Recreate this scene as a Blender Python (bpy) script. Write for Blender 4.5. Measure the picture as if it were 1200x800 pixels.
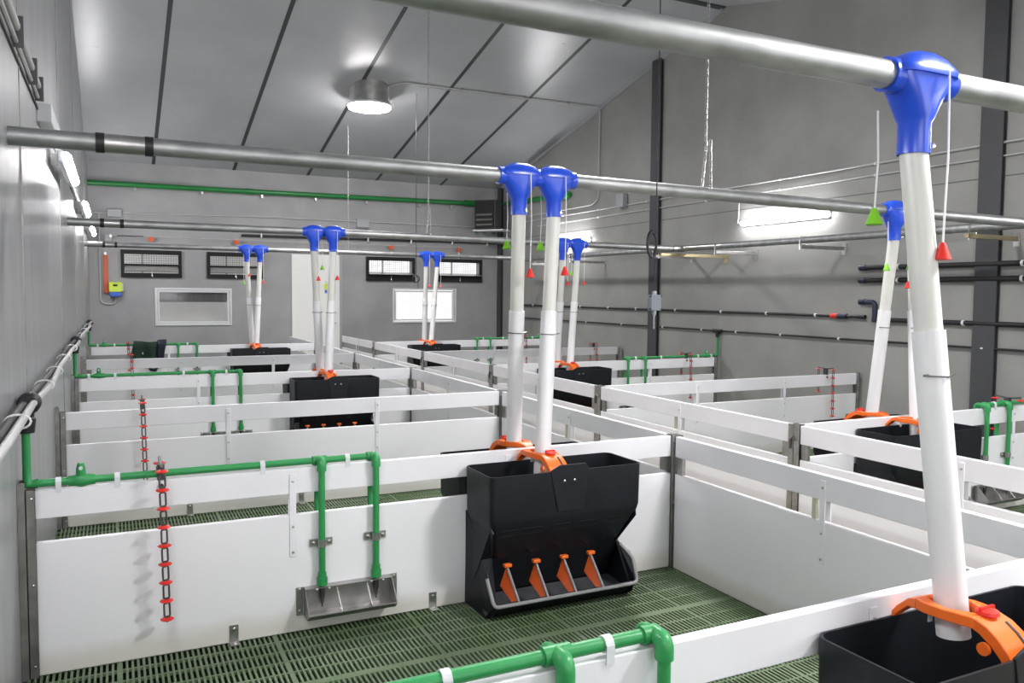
import bpy, bmesh, math, random
from mathutils import Vector, Matrix
random.seed(7)
for o in list(bpy.data.objects): bpy.data.objects.remove(o)
SC = bpy.context.scene
COL = SC.collection

# ------------------------------------------------------------------ camera, world, exposure
YAW, PITCH, ROLL, FPX = .4587, -.0586, .0086, 945.3
cam_d = bpy.data.cameras.new('camera'); cam = bpy.data.objects.new('camera', cam_d); COL.objects.link(cam)
_F = Vector((math.sin(YAW)*math.cos(PITCH), math.cos(YAW)*math.cos(PITCH), math.sin(PITCH)))
_R = Vector((math.cos(YAW), -math.sin(YAW), 0)); _U = _R.cross(_F)
_R2 = math.cos(ROLL)*_R + math.sin(ROLL)*_U; _U2 = -math.sin(ROLL)*_R + math.cos(ROLL)*_U
_M = Matrix((_R2, _U2, -_F)).transposed().to_4x4(); _M.translation = Vector((.3746, 0, 1.6418))
cam.matrix_world = _M
cam_d.sensor_fit = 'HORIZONTAL'; cam_d.sensor_width = 36; cam_d.lens = FPX/1200*36
cam_d.clip_start = .05; cam_d.clip_end = 200
SC.camera = cam

w = bpy.data.worlds.new('world'); SC.world = w; w.use_nodes = True
w.node_tree.nodes['Background'].inputs[0].default_value = (1, .99, 1, 1)
w.node_tree.nodes['Background'].inputs[1].default_value = .55
SC.view_settings.view_transform = 'Standard'; SC.view_settings.look = 'None'
SC.view_settings.gamma = 1; SC.view_settings.use_curve_mapping = False
SC.view_settings.exposure = 1.24
LAMP_E, TUBE_E = 75.0, 36.0       # emission of the round ceiling lamps and of the wall tubes

FILL_W = 19.0                     # added fill lights behind the viewer, outside openings made for them
def fill_light(name, x, z, w_, h, power, y=-2.78):
    l = bpy.data.lights.new(name, 'AREA'); l.shape = 'RECTANGLE'; l.size = w_; l.size_y = h; l.energy = power; l.color = (.99, .97, 1)
    o = bpy.data.objects.new(name, l); COL.objects.link(o); o.location = (x, y, z); o.rotation_euler = (math.radians(90), 0, 0)
    return o
fill_light('fill_light_right', 5.9, 1.9, 2.8, 1.6, FILL_W)
fill_light('fill_light_left', 1.9, 2.0, 2.2, 1.4, FILL_W*.9)

# ------------------------------------------------------------------ room numbers (metres)
XR, YB, YF = 7.84, 15.78, -2.6          # right wall, back wall, front wall
RIDGE_Y, SLOPE, EAVE = 8.75, .236, 3.885
def ceil_z(y): return EAVE + SLOPE*(YB-y) if y > RIDGE_Y else EAVE + SLOPE*(YB-RIDGE_Y) - SLOPE*(RIDGE_Y-y)
YD = [1.555, 3.9, 6.31, 8.67, 11.04, 13.5]  # pen dividers, front to back
XA, XB = 3.39, 4.40                        # aisle fences
H = .80

# ------------------------------------------------------------------ materials
def mat(name, col, rough=.5, metal=0., noise=0., nscale=6., bump=0., bscale=40., emit=0., stretch=None, spec=.5, col2=None, aniso=0.):
    m = bpy.data.materials.new(name); m.use_nodes = True
    nt = m.node_tree; b = nt.nodes['Principled BSDF']
    b.inputs['Base Color'].default_value = (*col, 1); b.inputs['Roughness'].default_value = rough
    b.inputs['Metallic'].default_value = metal; b.inputs['Specular IOR Level'].default_value = spec
    if aniso:
        b.inputs['Anisotropic'].default_value = aniso; tg = nt.nodes.new('ShaderNodeTangent'); tg.axis = 'Z'; nt.links.new(tg.outputs[0], b.inputs['Tangent'])
    if emit:
        b.inputs['Emission Color'].default_value = (*col, 1); b.inputs['Emission Strength'].default_value = emit
    tc = nt.nodes.new('ShaderNodeTexCoord'); mp = nt.nodes.new('ShaderNodeMapping')
    nt.links.new(tc.outputs['Object'], mp.inputs[0])
    if stretch: mp.inputs['Scale'].default_value = stretch
    n = nt.nodes.new('ShaderNodeTexNoise'); n.inputs['Scale'].default_value = nscale; n.inputs['Detail'].default_value = 6
    nt.links.new(mp.outputs[0], n.inputs['Vector'])
    r = nt.nodes.new('ShaderNodeValToRGB')
    c2 = col2 or tuple(c*(1-noise) for c in col)
    r.color_ramp.elements[0].color = (*c2, 1); r.color_ramp.elements[1].color = (*col, 1)
    r.color_ramp.elements[0].position = .35; r.color_ramp.elements[1].position = .65
    nt.links.new(n.outputs['Fac'], r.inputs[0])
    if noise or col2: nt.links.new(r.outputs[0], b.inputs['Base Color'])
    if bump:
        n2 = nt.nodes.new('ShaderNodeTexNoise'); n2.inputs['Scale'].default_value = bscale; n2.inputs['Detail'].default_value = 3
        nt.links.new(mp.outputs[0], n2.inputs['Vector'])
        bp = nt.nodes.new('ShaderNodeBump'); bp.inputs['Strength'].default_value = bump; bp.inputs['Distance'].default_value = .01
        nt.links.new(n2.outputs['Fac'], bp.inputs['Height']); nt.links.new(bp.outputs[0], b.inputs['Normal'])
    return m
M = dict(
 white=mat('white_plastic', (.84, .84, .87), .35, noise=.05, nscale=3),
 pvc=mat('white_pvc', (.78, .78, .79), .3, noise=.03, nscale=4),
 tube=mat('upper_tube_pvc', (.66, .66, .62), .35, noise=.04, nscale=4),
 black=mat('black_hopper_plastic', (.010, .012, .017), .45, noise=.3, nscale=8, spec=.32),
 flapm=mat('orange_flap', (.55, .085, .012), .45),
 rimgrey=mat('grey_rim', (.30, .30, .30), .4),
 troughgrey=mat('trough_lining', (.10, .105, .115), .5, noise=.4, nscale=20),
 orange=mat('orange_plastic', (.88, .16, .02), .35),
 red=mat('red_plastic', (.72, .03, .02), .35),
 blue=mat('blue_plastic', (.015, .075, .62), .28, spec=.6),
 green=mat('green_pipe', (.03, .30, .085), .38, noise=.12, nscale=12),
 dgreen=mat('dark_green_pipe', (.01, .17, .035), .4),
 lime=mat('lime_plastic', (.20, .55, .02), .4),
 galv=mat('galvanised_pipe', (.43, .44, .44), .5, metal=.9, noise=.28, nscale=14, stretch=(.5, 1, 1), bump=.03),
 steel=mat('stainless_steel', (.52, .51, .50), .36, metal=.95, noise=.25, nscale=10),
 postm=mat('post_steel', (.42, .41, .39), .42, metal=.85, noise=.3, nscale=12),
 chrome=mat('bright_bolt', (.75, .75, .75), .2, metal=1.),
 iron=mat('dark_chain', (.13, .13, .13), .35, metal=.9),
 blackrub=mat('black_rubber', (.012, .012, .014), .5),
 navy=mat('navy_fitting', (.015, .02, .05), .4),
 column=mat('dark_steel_column', (.055, .057, .063), .5, noise=.15, nscale=3),
 conduit=mat('grey_conduit', (.42, .42, .42), .4),
 clip=mat('pale_clip', (.68, .70, .72), .4),
 rust=mat('dull_orange', (.55, .10, .03), .5),
 cord=mat('white_cord', (.75, .75, .75), .6),
 sens=mat('blue_grey_box', (.17, .195, .22), .5),
 boxg=mat('grey_box', (.33, .345, .36), .45),
 concrete=mat('concrete_wall', (.30, .30, .285), .62, col2=(.25, .25, .238), nscale=1.6, bump=.12, bscale=60),
 backw=mat('back_wall_paint', (.32, .322, .325), .6, col2=(.275, .275, .28), nscale=2.2, bump=.1, bscale=60),
 panelw=mat('grey_wall_panel', (.33, .335, .345), .28, noise=.22, nscale=3.0, stretch=(1, 2.5, .25), bump=.03, bscale=14, spec=.35, aniso=.5),
 ceilm=mat('ceiling_panel', (.36, .37, .385), .30, noise=.1, nscale=1.3, bump=.02, bscale=5, spec=.6),
 seam=mat('seam_strip', (.035, .037, .04), .5),
 joint=mat('joint_line', (.12, .12, .115), .8),
 slat=mat('green_grey_slat', (.18, .235, .15), .62, spec=.3, col2=(.115, .175, .085), nscale=3),
 pit=mat('dark_pit', (.006, .012, .006), .9),
 aisle=mat('aisle_concrete', (.42, .40, .35), .8, col2=(.24, .20, .13), nscale=3),
 doorm=mat('white_door', (.74, .75, .72), .45),
 dark=mat('dark_frame', (.009, .009, .009), .5, spec=.25),
 mesh_=mat('screen_wire', (.14, .14, .14), .5),
 flap=mat('inlet_flap', (.40, .39, .38), .3, metal=.6),
 frame=mat('window_frame', (.62, .63, .64), .4),
 blind=mat('dark_blind', (.12, .12, .125), .7, noise=.3, nscale=5, stretch=(8, 1, .4)),
 outw=mat('outdoor_wall', (.74, .74, .72), .8, noise=.08, nscale=2),
 cloth=mat('dark_green_cloth', (.008, .035, .02), .85, noise=.4, nscale=10),
 navycl=mat('navy_lining', (.012, .014, .03), .8),
 yellow=mat('pale_yellow_post', (.55, .55, .42), .5),
 tagy=mat('yellow_green_label', (.55, .72, .08), .5),
 tagb=mat('blue_cover', (.04, .12, .55), .4),
 lamp=mat('lit_lamp', (1, .975, .985), .4, emit=LAMP_E), tubel=mat('lit_tube', (1, .985, 1), .4, emit=TUBE_E),
 brass=mat('aged_bracket', (.42, .36, .22), .4, metal=.8),
)
# dirt line low on the white boards
def dirty_board():
    m = bpy.data.materials.new('white_board'); m.use_nodes = True; nt = m.node_tree; b = nt.nodes['Principled BSDF']
    b.inputs['Roughness'].default_value = .33
    tc = nt.nodes.new('ShaderNodeTexCoord'); sx = nt.nodes.new('ShaderNodeSeparateXYZ'); nt.links.new(tc.outputs['Object'], sx.inputs[0])
    n = nt.nodes.new('ShaderNodeTexNoise'); n.inputs['Scale'].default_value = 4; n.inputs['Detail'].default_value = 8; n.inputs['Roughness'].default_value = .65
    nt.links.new(tc.outputs['Object'], n.inputs['Vector'])
    a = nt.nodes.new('ShaderNodeMath'); a.operation = 'MULTIPLY_ADD'; a.inputs[1].default_value = -.10; nt.links.new(n.outputs['Fac'], a.inputs[0]); nt.links.new(sx.outputs['Z'], a.inputs[2])
    mr = nt.nodes.new('ShaderNodeValToRGB'); e = mr.color_ramp.elements
    e[0].position = 0; e[0].color = (0, 0, 0, 1); e[1].position = .07; e[1].color = (1, 1, 1, 1)
    x = mr.color_ramp.elements.new(.0); 
    e = mr.color_ramp.elements
    e[0].position = -.0; 
    nt.links.new(a.outputs[0], mr.inputs[0])
    mix = nt.nodes.new('ShaderNodeMix'); mix.data_type = 'RGBA'
    mix.inputs[6].default_value = (.72, .70, .65, 1); mix.inputs[7].default_value = (.84, .84, .86, 1)
    nt.links.new(mr.outputs[0], mix.inputs[0]); nt.links.new(mix.outputs[2], b.inputs['Base Color'])
    return m
M['board'] = dirty_board()
def glass():
    m = bpy.data.materials.new('window_glass'); m.use_nodes = True; nt = m.node_tree
    out = nt.nodes['Material Output']; tr = nt.nodes.new('ShaderNodeBsdfTransparent'); tr.inputs[0].default_value = (.9, .9, .9, 1)
    gl = nt.nodes.new('ShaderNodeBsdfGlossy'); gl.inputs['Roughness'].default_value = .05
    mx = nt.nodes.new('ShaderNodeMixShader'); mx.inputs[0].default_value = .03
    nt.links.new(tr.outputs[0], mx.inputs[1]); nt.links.new(gl.outputs[0], mx.inputs[2]); nt.links.new(mx.outputs[0], out.inputs[0])
    return m
M['glass'] = glass()

# ------------------------------------------------------------------ mesh builder
class MB:
    def __init__(s): s.v = []; s.f = []
    def add(s, vs, fs):
        o = len(s.v); s.v += [tuple(v) for v in vs]; s.f += [tuple(i+o for i in f) for f in fs]; return s
    def box(s, x0, x1, y0, y1, z0, z1):
        return s.add([(x0,y0,z0),(x1,y0,z0),(x1,y1,z0),(x0,y1,z0),(x0,y0,z1),(x1,y0,z1),(x1,y1,z1),(x0,y1,z1)],
                     [(0,3,2,1),(4,5,6,7),(0,1,5,4),(1,2,6,5),(2,3,7,6),(3,0,4,7)])
    def loft(s, rings, caps=True, closed=False):
        n = len(rings[0]); vs = [v for r in rings for v in r]; fs = []
        m = len(rings)
        for i in range(m if closed else m-1):
            j = (i+1) % m
            for k in range(n): fs.append((i*n+k, i*n+(k+1) % n, j*n+(k+1) % n, j*n+k))
        if caps and not closed: fs += [tuple(range(n))[::-1], tuple((m-1)*n+k for k in range(n))]
        return s.add(vs, fs)
    def tube(s, pts, r, n=14, r1=None, caps=True, closed=False):
        P = [Vector(p) for p in pts]; m = len(P); rings = []; up = None
        for i in range(m):
            if closed: t = (P[(i+1) % m]-P[i-1])
            else: t = P[min(i+1, m-1)]-P[max(i-1, 0)]
            t.normalize()
            if up is None:
                up = Vector((0,0,1)) if abs(t.z) < .9 else Vector((1,0,0))
            a = (up - t*up.dot(t)).normalized(); up = a; b = t.cross(a)
            rr = r if r1 is None else r+(r1-r)*i/(m-1)
            if isinstance(r, (list, tuple)): rr = r[i]
            rings.append([P[i]+a*rr*math.cos(2*math.pi*k/n)+b*rr*math.sin(2*math.pi*k/n) for k in range(n)])
        return s.loft(rings, caps, closed)
    def path(s, pts, r, bend=.03, n=14, seg=5):
        "tube through corners with rounded bends"
        P = [Vector(p) for p in pts]; out = [P[0]]
        for i in range(1, len(P)-1):
            a = (P[i-1]-P[i]); b = (P[i+1]-P[i]); d = min(bend, a.length*.49, b.length*.49)
            a = P[i]+a.normalized()*d; b = P[i]+b.normalized()*d
            for k in range(seg+1):
                t = k/seg; out.append(a*(1-t)**2+P[i]*2*t*(1-t)+b*t*t)
        out.append(P[-1]); return s.tube(out, r, n)
    def prism(s, poly, axis, a, b):
        "poly = 2D points in the two other axes (in xyz order)"
        def mk(p, c): q = list(p); q.insert('xyz'.index(axis), c); return tuple(q)
        n = len(poly)
        return s.add([mk(p, a) for p in poly]+[mk(p, b) for p in poly],
                     [tuple(range(n))[::-1], tuple(range(n, 2*n))]+[(k, (k+1) % n, n+(k+1) % n, n+k) for k in range(n)])
    def lathe(s, c, prof, n=20, axis='z', caps=True):
        rings = []
        for (r, h) in prof:
            ring = []
            for k in range(n):
                ca, sa = r*math.cos(2*math.pi*k/n), r*math.sin(2*math.pi*k/n)
                d = {'z': (ca, sa, h), 'y': (ca, h, sa), 'x': (h, ca, sa)}[axis]
                ring.append((c[0]+d[0], c[1]+d[1], c[2]+d[2]))
            rings.append(ring)
        return s.loft(rings, caps)
    def link(s, c, L, W, r, plane='xz', n=6, m=14):
        pts = []
        for k in range(m):
            a = 2*math.pi*k/m; u = math.cos(a)*W/2; h = math.sin(a)*W/2 + (L/2-W/2)*(1 if math.sin(a) > 0 else -1)
            pts.append((c[0]+(u if plane == 'xz' else 0), c[1]+(u if plane == 'yz' else 0), c[2]+h))
        return s.tube(pts, r, n, closed=True)
    def build(s, name, m, parent=None, bevel=0., smooth=True, loc=None):
        me = bpy.data.meshes.new(name); me.from_pydata(s.v, [], s.f); me.validate()
        bm = bmesh.new(); bm.from_mesh(me); bmesh.ops.recalc_face_normals(bm, faces=bm.faces); bm.to_mesh(me); bm.free()
        if smooth:
            me.shade_smooth(); me.set_sharp_from_angle(angle=math.radians(38))
        me.materials.append(M[m] if isinstance(m, str) else m)
        o = bpy.data.objects.new(name, me); COL.objects.link(o)
        if bevel:
            b = o.modifiers.new('bevel', 'BEVEL'); b.width = bevel; b.segments = 2; b.limit_method = 'ANGLE'; b.angle_limit = math.radians(50)
        if parent: o.parent = parent
        if loc: o.location = loc
        return o
def tag(o, label, cat, group=None, kind=None):
    if label: o['label'] = label
    if cat: o['category'] = cat
    if group: o['group'] = group
    if kind: o['kind'] = kind
    return o
def thing(name, label, cat, loc=(0,0,0), rz=0, group=None):
    o = bpy.data.objects.new(name, None); COL.objects.link(o); o.location = loc; o.rotation_euler = (0,0,rz); o.empty_display_size = .1
    return tag(o, label, cat, group)
def struct(mb, name, m, parent=None, **k):
    o = mb.build(name, m, parent, **k)
    if not parent: o['kind'] = 'structure'
    return o
def copy_tree(o, parent=None):
    c = o.copy(); COL.objects.link(c)
    if parent: c.parent = parent
    for ch in list(o.children): copy_tree(ch, c)
    return c
def dup(o, loc, rz, label, group=None):
    c = copy_tree(o); c.location = loc; c.rotation_euler = (0,0,rz); c['label'] = label
    if group: c['group'] = group
    return c

# ================================================================== ROOM SHELL
T = .15
# slatted floors of the two pen blocks (real slots over a dark pit)
def slats(x0, x1, y0, y1, xj):
    mb = MB(); P = .666/29
    x = xj
    while x > x0: x -= .666
    while x < x1:
        a, b = max(x-.011, x0), min(x+.011, x1)
        if b > a: mb.box(a, b, y0, y1, -.014, 0)
        for k in range(1, 29):
            c = x+.006+k*P*.985
            a, b = c-.0050, c+.0050
            if a > x0 and b < x1: mb.box(a, b, y0, y1, -.014, 0)
        x += .666
    y = 3.335-.6*12; 
    while y < y1:
        if y > y0: mb.box(x0, x1, y-.022, y+.022, -.014, .0006)
        for k in range(1, 5):
            c = y+.02+k*.112
            if y0 < c < y1: mb.box(x0, x1, c-.0050, c+.0050, -.014, .0004)
        y += .6
    return mb
fl = struct(slats(0, 3.40, YF, YB, .37), 'floor', 'slat', smooth=False)
fr = struct(slats(4.39, XR, YF, YB, 4.55), 'floor', 'slat', smooth=False)
struct(MB().box(3.40, 4.39, YF, YB, -.2, 0), 'floor', 'aisle')
struct(MB().box(0, XR, YF, YB, -.75, -.6), 'floor', 'pit')
struct(MB().box(3.36, 3.40, YF, YB, -.6, -.031), 'floor', 'pit')
struct(MB().box(4.39, 4.43, YF, YB, -.6, -.031), 'floor', 'pit')
def wall_poly(x):  # gable profile
    return [(YF-T, -.75), (YB+T, -.75), (YB+T, ceil_z(YB)+.05), (RIDGE_Y, ceil_z(RIDGE_Y)+.05), (YF-T, ceil_z(YF)+.05)]
wl = struct(MB().prism(wall_poly(0), 'x', -T, 0), 'wall_left', 'panelw', smooth=False)
j = MB()
for y in (1.5, 4.4, 7.45, 10.3, 13.25): j.box(-.001, .004, y-.012, y+.012, .0, ceil_z(y)-.005)
j.build('panel_joint', 'postm', wl)
wr = struct(MB().prism(wall_poly(0), 'x', XR, XR+T), 'wall_right', 'concrete', smooth=False)
j = MB(); j.box(XR-.003, XR+.001, YF, YB, 2.775, 2.785)
j.build('panel_joint', 'joint', wr)
# back wall with openings
VENTS = [(.50, 1.49), (1.92, 2.91), (4.90, 5.92), (6.40, 7.42)]
HOLES = [(a+.05, b-.05, 1.95, 2.32) for a, b in VENTS] + [(1.05, 2.33, 1.04, 1.685), (5.47, 6.83, 1.05, 1.73)]
def wall_holes(x0, x1, z0, z1, ya, yb, holes):
    xs = sorted({x0, x1, *[h[0] for h in holes], *[h[1] for h in holes]}); mb = MB()
    for a, b in zip(xs, xs[1:]):
        cut = sorted([(h[2], h[3]) for h in holes if h[0] <= a+1e-6 and h[1] >= b-1e-6]); z = z0
        for c, d in cut: mb.box(a, b, ya, yb, z, c); z = d
        mb.box(a, b, ya, yb, z, z1)
    return mb
wb = struct(wall_holes(0, XR, -.75, ceil_z(YB)+.03, YB, YB+T, HOLES), 'wall_back', 'backw', smooth=False)
j = MB(); j.box(0, XR, YB-.003, YB+.001, 2.80, 2.812); j.build('panel_joint', 'joint', wb)
struct(wall_holes(0, XR, -.75, ceil_z(YF)+.03, YF-T, YF, [(.7, 3.1, 1.25, 2.75), (4.4, 7.4, 1.05, 2.75)]), 'wall_front', 'backw', smooth=False)  # unseen wall; both openings added to let the fill lights in
# ceiling: two slopes
def slab(ya, yb, t=.1):
    return MB().prism([(ya, ceil_z(ya)), (yb, ceil_z(yb)), (yb, ceil_z(yb)+t), (ya, ceil_z(ya)+t)], 'x', -T, XR+T)
c1 = struct(slab(RIDGE_Y, YB+T), 'ceiling', 'ceilm', smooth=False)
c2 = struct(slab(YF-T, RIDGE_Y), 'ceiling', 'ceilm', smooth=False)
for cc, ya, yb in ((c1, RIDGE_Y, YB), (c2, YF, RIDGE_Y)):
    mb = MB()
    for x in (1.05, 2.41, 3.76, 5.12, 6.49):
        mb.prism([(ya, ceil_z(ya)-.004), (yb, ceil_z(yb)-.004), (yb, ceil_z(yb)+.01), (ya, ceil_z(ya)+.01)], 'x', x-.028, x+.028)
    mb.build('seam_strip', 'seam', cc, smooth=False)
mb = MB()
for (x, y) in [(.23,11.95),(.85,11.93),(1.22,11.95),(2.1,11.95),(.22,13.61),(.8,13.55),(1.22,13.56),(2.09,13.53),(2.6,13.5),(4.96,10.26),(5.34,10.26),(3.55,12.9),(3.98,12.9),(6.2,10.2),(6.7,10.2)]:
    mb.lathe((x, y, ceil_z(y)-.003), [(.02, -.002), (.02, .002)], 10)
mb.build('screw_cap', 'conduit', c1)
struct(MB().box(0, XR, RIDGE_Y-.05, RIDGE_Y+.05, ceil_z(RIDGE_Y)-.03, ceil_z(RIDGE_Y)+.02), 'trim_1', 'seam', smooth=False)
# eave trim along right gable
struct(MB().prism([(RIDGE_Y, ceil_z(RIDGE_Y)-.06), (YB, ceil_z(YB)-.06), (YB, ceil_z(YB)+.01), (RIDGE_Y, ceil_z(RIDGE_Y)+.01)], 'x', XR-.03, XR), 'trim_2', 'ceilm', smooth=False)
# wall columns on the right
for n, (y0, y1) in enumerate(((4.78, 5.0), (10.05, 10.27), (15.58, 15.76))):
    zt = ceil_z((y0+y1)/2)-.02
    mb = MB(); mb.box(XR-.055, XR-.04, y0, y1, -.6, zt); mb.box(XR-.04, XR, (y0+y1)/2-.01, (y0+y1)/2+.01, -.6, zt); mb.box(XR-.014, XR, y0, y1, -.6, zt)
    struct(mb, 'trim_%d' % (n+3), 'column', smooth=False)

# windows
def window(n, x0, x1, z0, z1, blind):
    f = MB(); y0, y1 = YB-.02, YB+.07; w_ = .035
    f.box(x0, x1, y0, y1, z0, z0+w_); f.box(x0, x1, y0, y1, z1-w_, z1); f.box(x0, x0+w_, y0, y1, z0+w_, z1-w_); f.box(x1-w_, x1, y0, y1, z0+w_, z1-w_)
    wi = f.build('window_%d' % n, 'frame', bevel=.004); wi['kind'] = 'structure'
    s = MB(); a = w_+.012; b = a+.03
    s.box(x0+a, x1-a, YB+.0, YB+.05, z0+a, z0+b); s.box(x0+a, x1-a, YB, YB+.05, z1-b, z1-a); s.box(x0+a, x0+b, YB, YB+.05, z0+b, z1-b); s.box(x1-b, x1-a, YB, YB+.05, z0+b, z1-b)
    s.build('sash', 'frame', wi, bevel=.003)
    g = MB().box(x0+b-.004, x1-b+.004, YB+.028, YB+.034, z0+b-.004, z1-b+.004).build('pane', 'glass', wi, smooth=False)
    if blind: MB().box(x0+b, x1-b, YB+.05, YB+.056, z0+(z1-z0)*.63, z1-b).build('blind', 'blind', wi, smooth=False)
    MB().box(x0+.25, x0+.32, YB-.03, YB-.018, z0+.006, z0+.022).box(x1-.32, x1-.25, YB-.03, YB-.018, z0+.006, z0+.022).build('catch', 'clip', wi)
    return wi
window(1, 1.035, 2.345, 1.02, 1.70, True)
window(2, 5.455, 6.845, 1.035, 1.745, False)
# door
dr = struct(MB().box(3.44, 4.36, YB-.035, YB-.001, .0, 2.37), 'door_1', 'doorm', bevel=.003)
MB().box(4.36, 4.41, YB-.045, YB-.0005, 0, 2.40).build('door_frame', 'boxg', dr)
MB().path([(4.28, YB-.04, 1.05), (4.28, YB-.08, 1.05), (4.17, YB-.08, 1.05)], .009, .02).build('door_handle', 'steel', dr)
# outdoors seen through the openings of the left half
tag(MB().box(-1.5, 4.6, 17.6, 17.8, -1.0, 4.4).build('neighbouring_wall', 'outw', smooth=False), 'pale wall of the neighbouring shed seen outside through the left window', 'wall')

# ================================================================== LIGHTS
def round_lamp(y, label):
    x = 3.92; z = ceil_z(y)
    t = thing('ceiling_lamp', label, 'lamp', (x, y, z), group=None)
    s = SLOPE if y < RIDGE_Y else -SLOPE
    n = 36; r = .30; top = [(r*math.cos(2*math.pi*k/n), r*math.sin(2*math.pi*k/n), s*r*math.sin(2*math.pi*k/n)+.0) for k in range(n)]
    bot = [(a, b, -.235) for a, b, c in top]
    MB().loft([top, bot]).build('housing', 'steel', t)
    MB().lathe((0,0,-.235), [(.315, 0), (.335, -.008), (.335, -.03), (.325, -.038)], 36).build('rim', 'clip', t)
    MB().lathe((0,0,-.274), [(.322, 0), (.31, -.03), (.25, -.045), (.0001, -.052)], 36).build('diffuser', 'lamp', t)
    return t
round_lamp(12.15, 'round steel ceiling lamp with a lit white diffuser, hanging above the centre of the hall')
round_lamp(5.2, 'round steel ceiling lamp with a lit diffuser on the near roof slope')
round_lamp(.7, 'round steel ceiling lamp added as fill light, unseen above the viewer')  # extra lamp out of view, added to brighten the near partition fronts
def wall_tube(x, y, side, z, label, L=1.45, drop=True):
    t = thing('tube_lamp', label, 'lamp', (x, y, z), group='tube lamps along the side walls')
    s = side; off = .055 if s > 0 else 0
    if off: t.location.x = off; MB().box(-.054, .0, -.4, -.36, -.02, .06).build('bracket', 'steel', t); MB().box(-.054, .0, .36, .4, -.02, .06).build('bracket', 'steel', t)
    MB().box(*sorted((0, s*.04)), -L/2, L/2, -.04, .04).build('lamp_body', 'clip', t, bevel=.01)
    rings = []
    for yy, k in ((-L/2-.005, .3), (-L/2+.01, .8), (-L/2+.05, 1), (L/2-.05, 1), (L/2-.01, .8), (L/2+.005, .3)):
        rings.append([(s*(.04+.045*k*max(0, math.sin(a))), yy, .036*k*math.cos(a)) for a in [math.pi*q/9 for q in range(10)]])
    MB().loft(rings).build('diffuser', 'tubel', t)
    if drop: MB().path([(s*.03, L/2+.01, 0), (s*.03, L/2+.09, 0), (s*.015, L/2+.09, .06), (s*.015, L/2+.09, .38)], .009, .04).build('cable_drop', 'conduit', t)
    return t
for y, lb in ((7.52, 'bright tube lamp on the concrete wall between the two dark columns'), (12.75, 'far tube lamp on the concrete wall, partly behind the blue outlets'), (2.6, 'tube lamp on the concrete wall beyond the right edge'), (-1.2, 'tube lamp on the concrete wall behind the viewer')):
    wall_tube(XR, y, -1, 2.595, lb, drop=(y > 7 and y < 8))
for y, z, lb in ((6.9, 2.53, 'nearest lit tube lamp on the glossy left wall, just behind the near pipe'), (10.9, 2.60, 'second lit tube lamp on the left wall, above the far pipes'), (14.2, 2.56, 'small far tube lamp at the end of the left wall')):
    wall_tube(0, y, 1, z, lb, drop=False)
wall_tube(0, 2.1, 1, 2.53, 'tube lamp on the left wall before the near pipe', drop=False)
wall_tube(0, -1.2, 1, 2.53, 'tube lamp on the left wall behind the viewer', drop=False)

# ================================================================== PEN FENCES
def screws(mb, pts, ny=-1, r=.006, axis='y'):
    for p in pts:
        mb.lathe(p, [(r*1.1, 0), (r, ny*.004), (.0005, ny*.006)], 8, axis)
def divider(name_label, x0, x1, y, braces, fbr, post0=True, post1=True, brace_back=True):
    t = thing('pen_partition', name_label, 'partition', (x0, y, 0), group=None)
    L = x1-x0; th = .0175
    MB().box(0, L, -th, th, .002, .575).build('lower_board', 'board', t, bevel=.003)
    MB().box(0, L, -th, th, .678, H).build('top_rail', 'white', t, bevel=.003)
    for px in ([0] if post0 else [])+([L] if post1 else []):
        s = -1 if px == 0 else 1
        c = MB(); a, b = sorted((px, px+s*.036)); c.box(a, b, -.032, -.026, 0, H+.006); c.box(a, b, .026, .032, 0, H+.006)
        e, f = sorted((px+s*.030, px+s*.036)); c.box(e, f, -.032, .032, 0, H+.006)
        q = MB()
        c.build('end_channel', 'postm', t)
        screws(q, [(px+s*.012, -.032, zz) for zz in (.05, .40, .77)]); q.build('screw', 'chrome', t)
    for bx in braces:
        for s in ((-1, 1) if brace_back else (-1,)):
            a, b = sorted((s*th, s*(th+.005)))
            br = MB().box(bx-.016, bx+.016, a, b, .372, .775).build('brace_strip', 'white', t, bevel=.002)
            q = MB(); screws(q, [(bx, s*(th+.005), zz) for zz in (.395, .52, .74)], s); q.build('screw', 'steel', br)
    for bx in fbr:
        f = MB(); f.box(bx-.02, bx+.02, -th-.004, -th, .002, .085); f.box(bx-.02, bx+.02, -th-.045, -th, .001, .005)
        fb = f.build('floor_bracket', 'steel', t)
        q = MB(); screws(q, [(bx, -th-.004, .065)], -1, .009); q.lathe((bx, -th-.025, .005), [(.009, 0), (.009, .004)], 8); q.build('bolt', 'chrome', fb)
    return t
ORD = ['nearest', 'front', 'second', 'third', 'fourth', 'farthest']
LDESC = {0: 'near white rail partition crossing the lower right corner below the viewer',
 1: 'front white partition of the left pens, carrying the big black feeder and steel trough',
 2: 'white partition of the left pens behind the front one, with two brace strips',
 3: 'third white partition of the left pens, with a green pipe on top',
 4: 'fourth white partition of the left pens, plain, behind the green pipe',
 5: 'farthest white partition of the left pens, with a dark cloth over it'}
RDESC = {1: 'front white partition of the right pens, beside the near tilted white tubes',
 2: 'second white partition of the right pens, with a red disc chain near the wall',
 3: 'third white partition of the right pens, topped by a green pipe to the wall',
 4: 'fourth white partition of the right pens, ending well before the concrete wall',
 5: 'farthest white partition of the right pens, with a small green pipe'}
for i, y in enumerate(YD):
    divider(LDESC[i], .062, 3.365, y, (1.065, 2.21), {0: (.79,), 1: (.79, 1.78)}.get(i, (.79, 1.60)))
for i in range(1, 6):
    y = YD[i]
    divider(RDESC[i], 4.44, 7.745, y, (1.09, 2.24), (1.7, 2.5))

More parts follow.
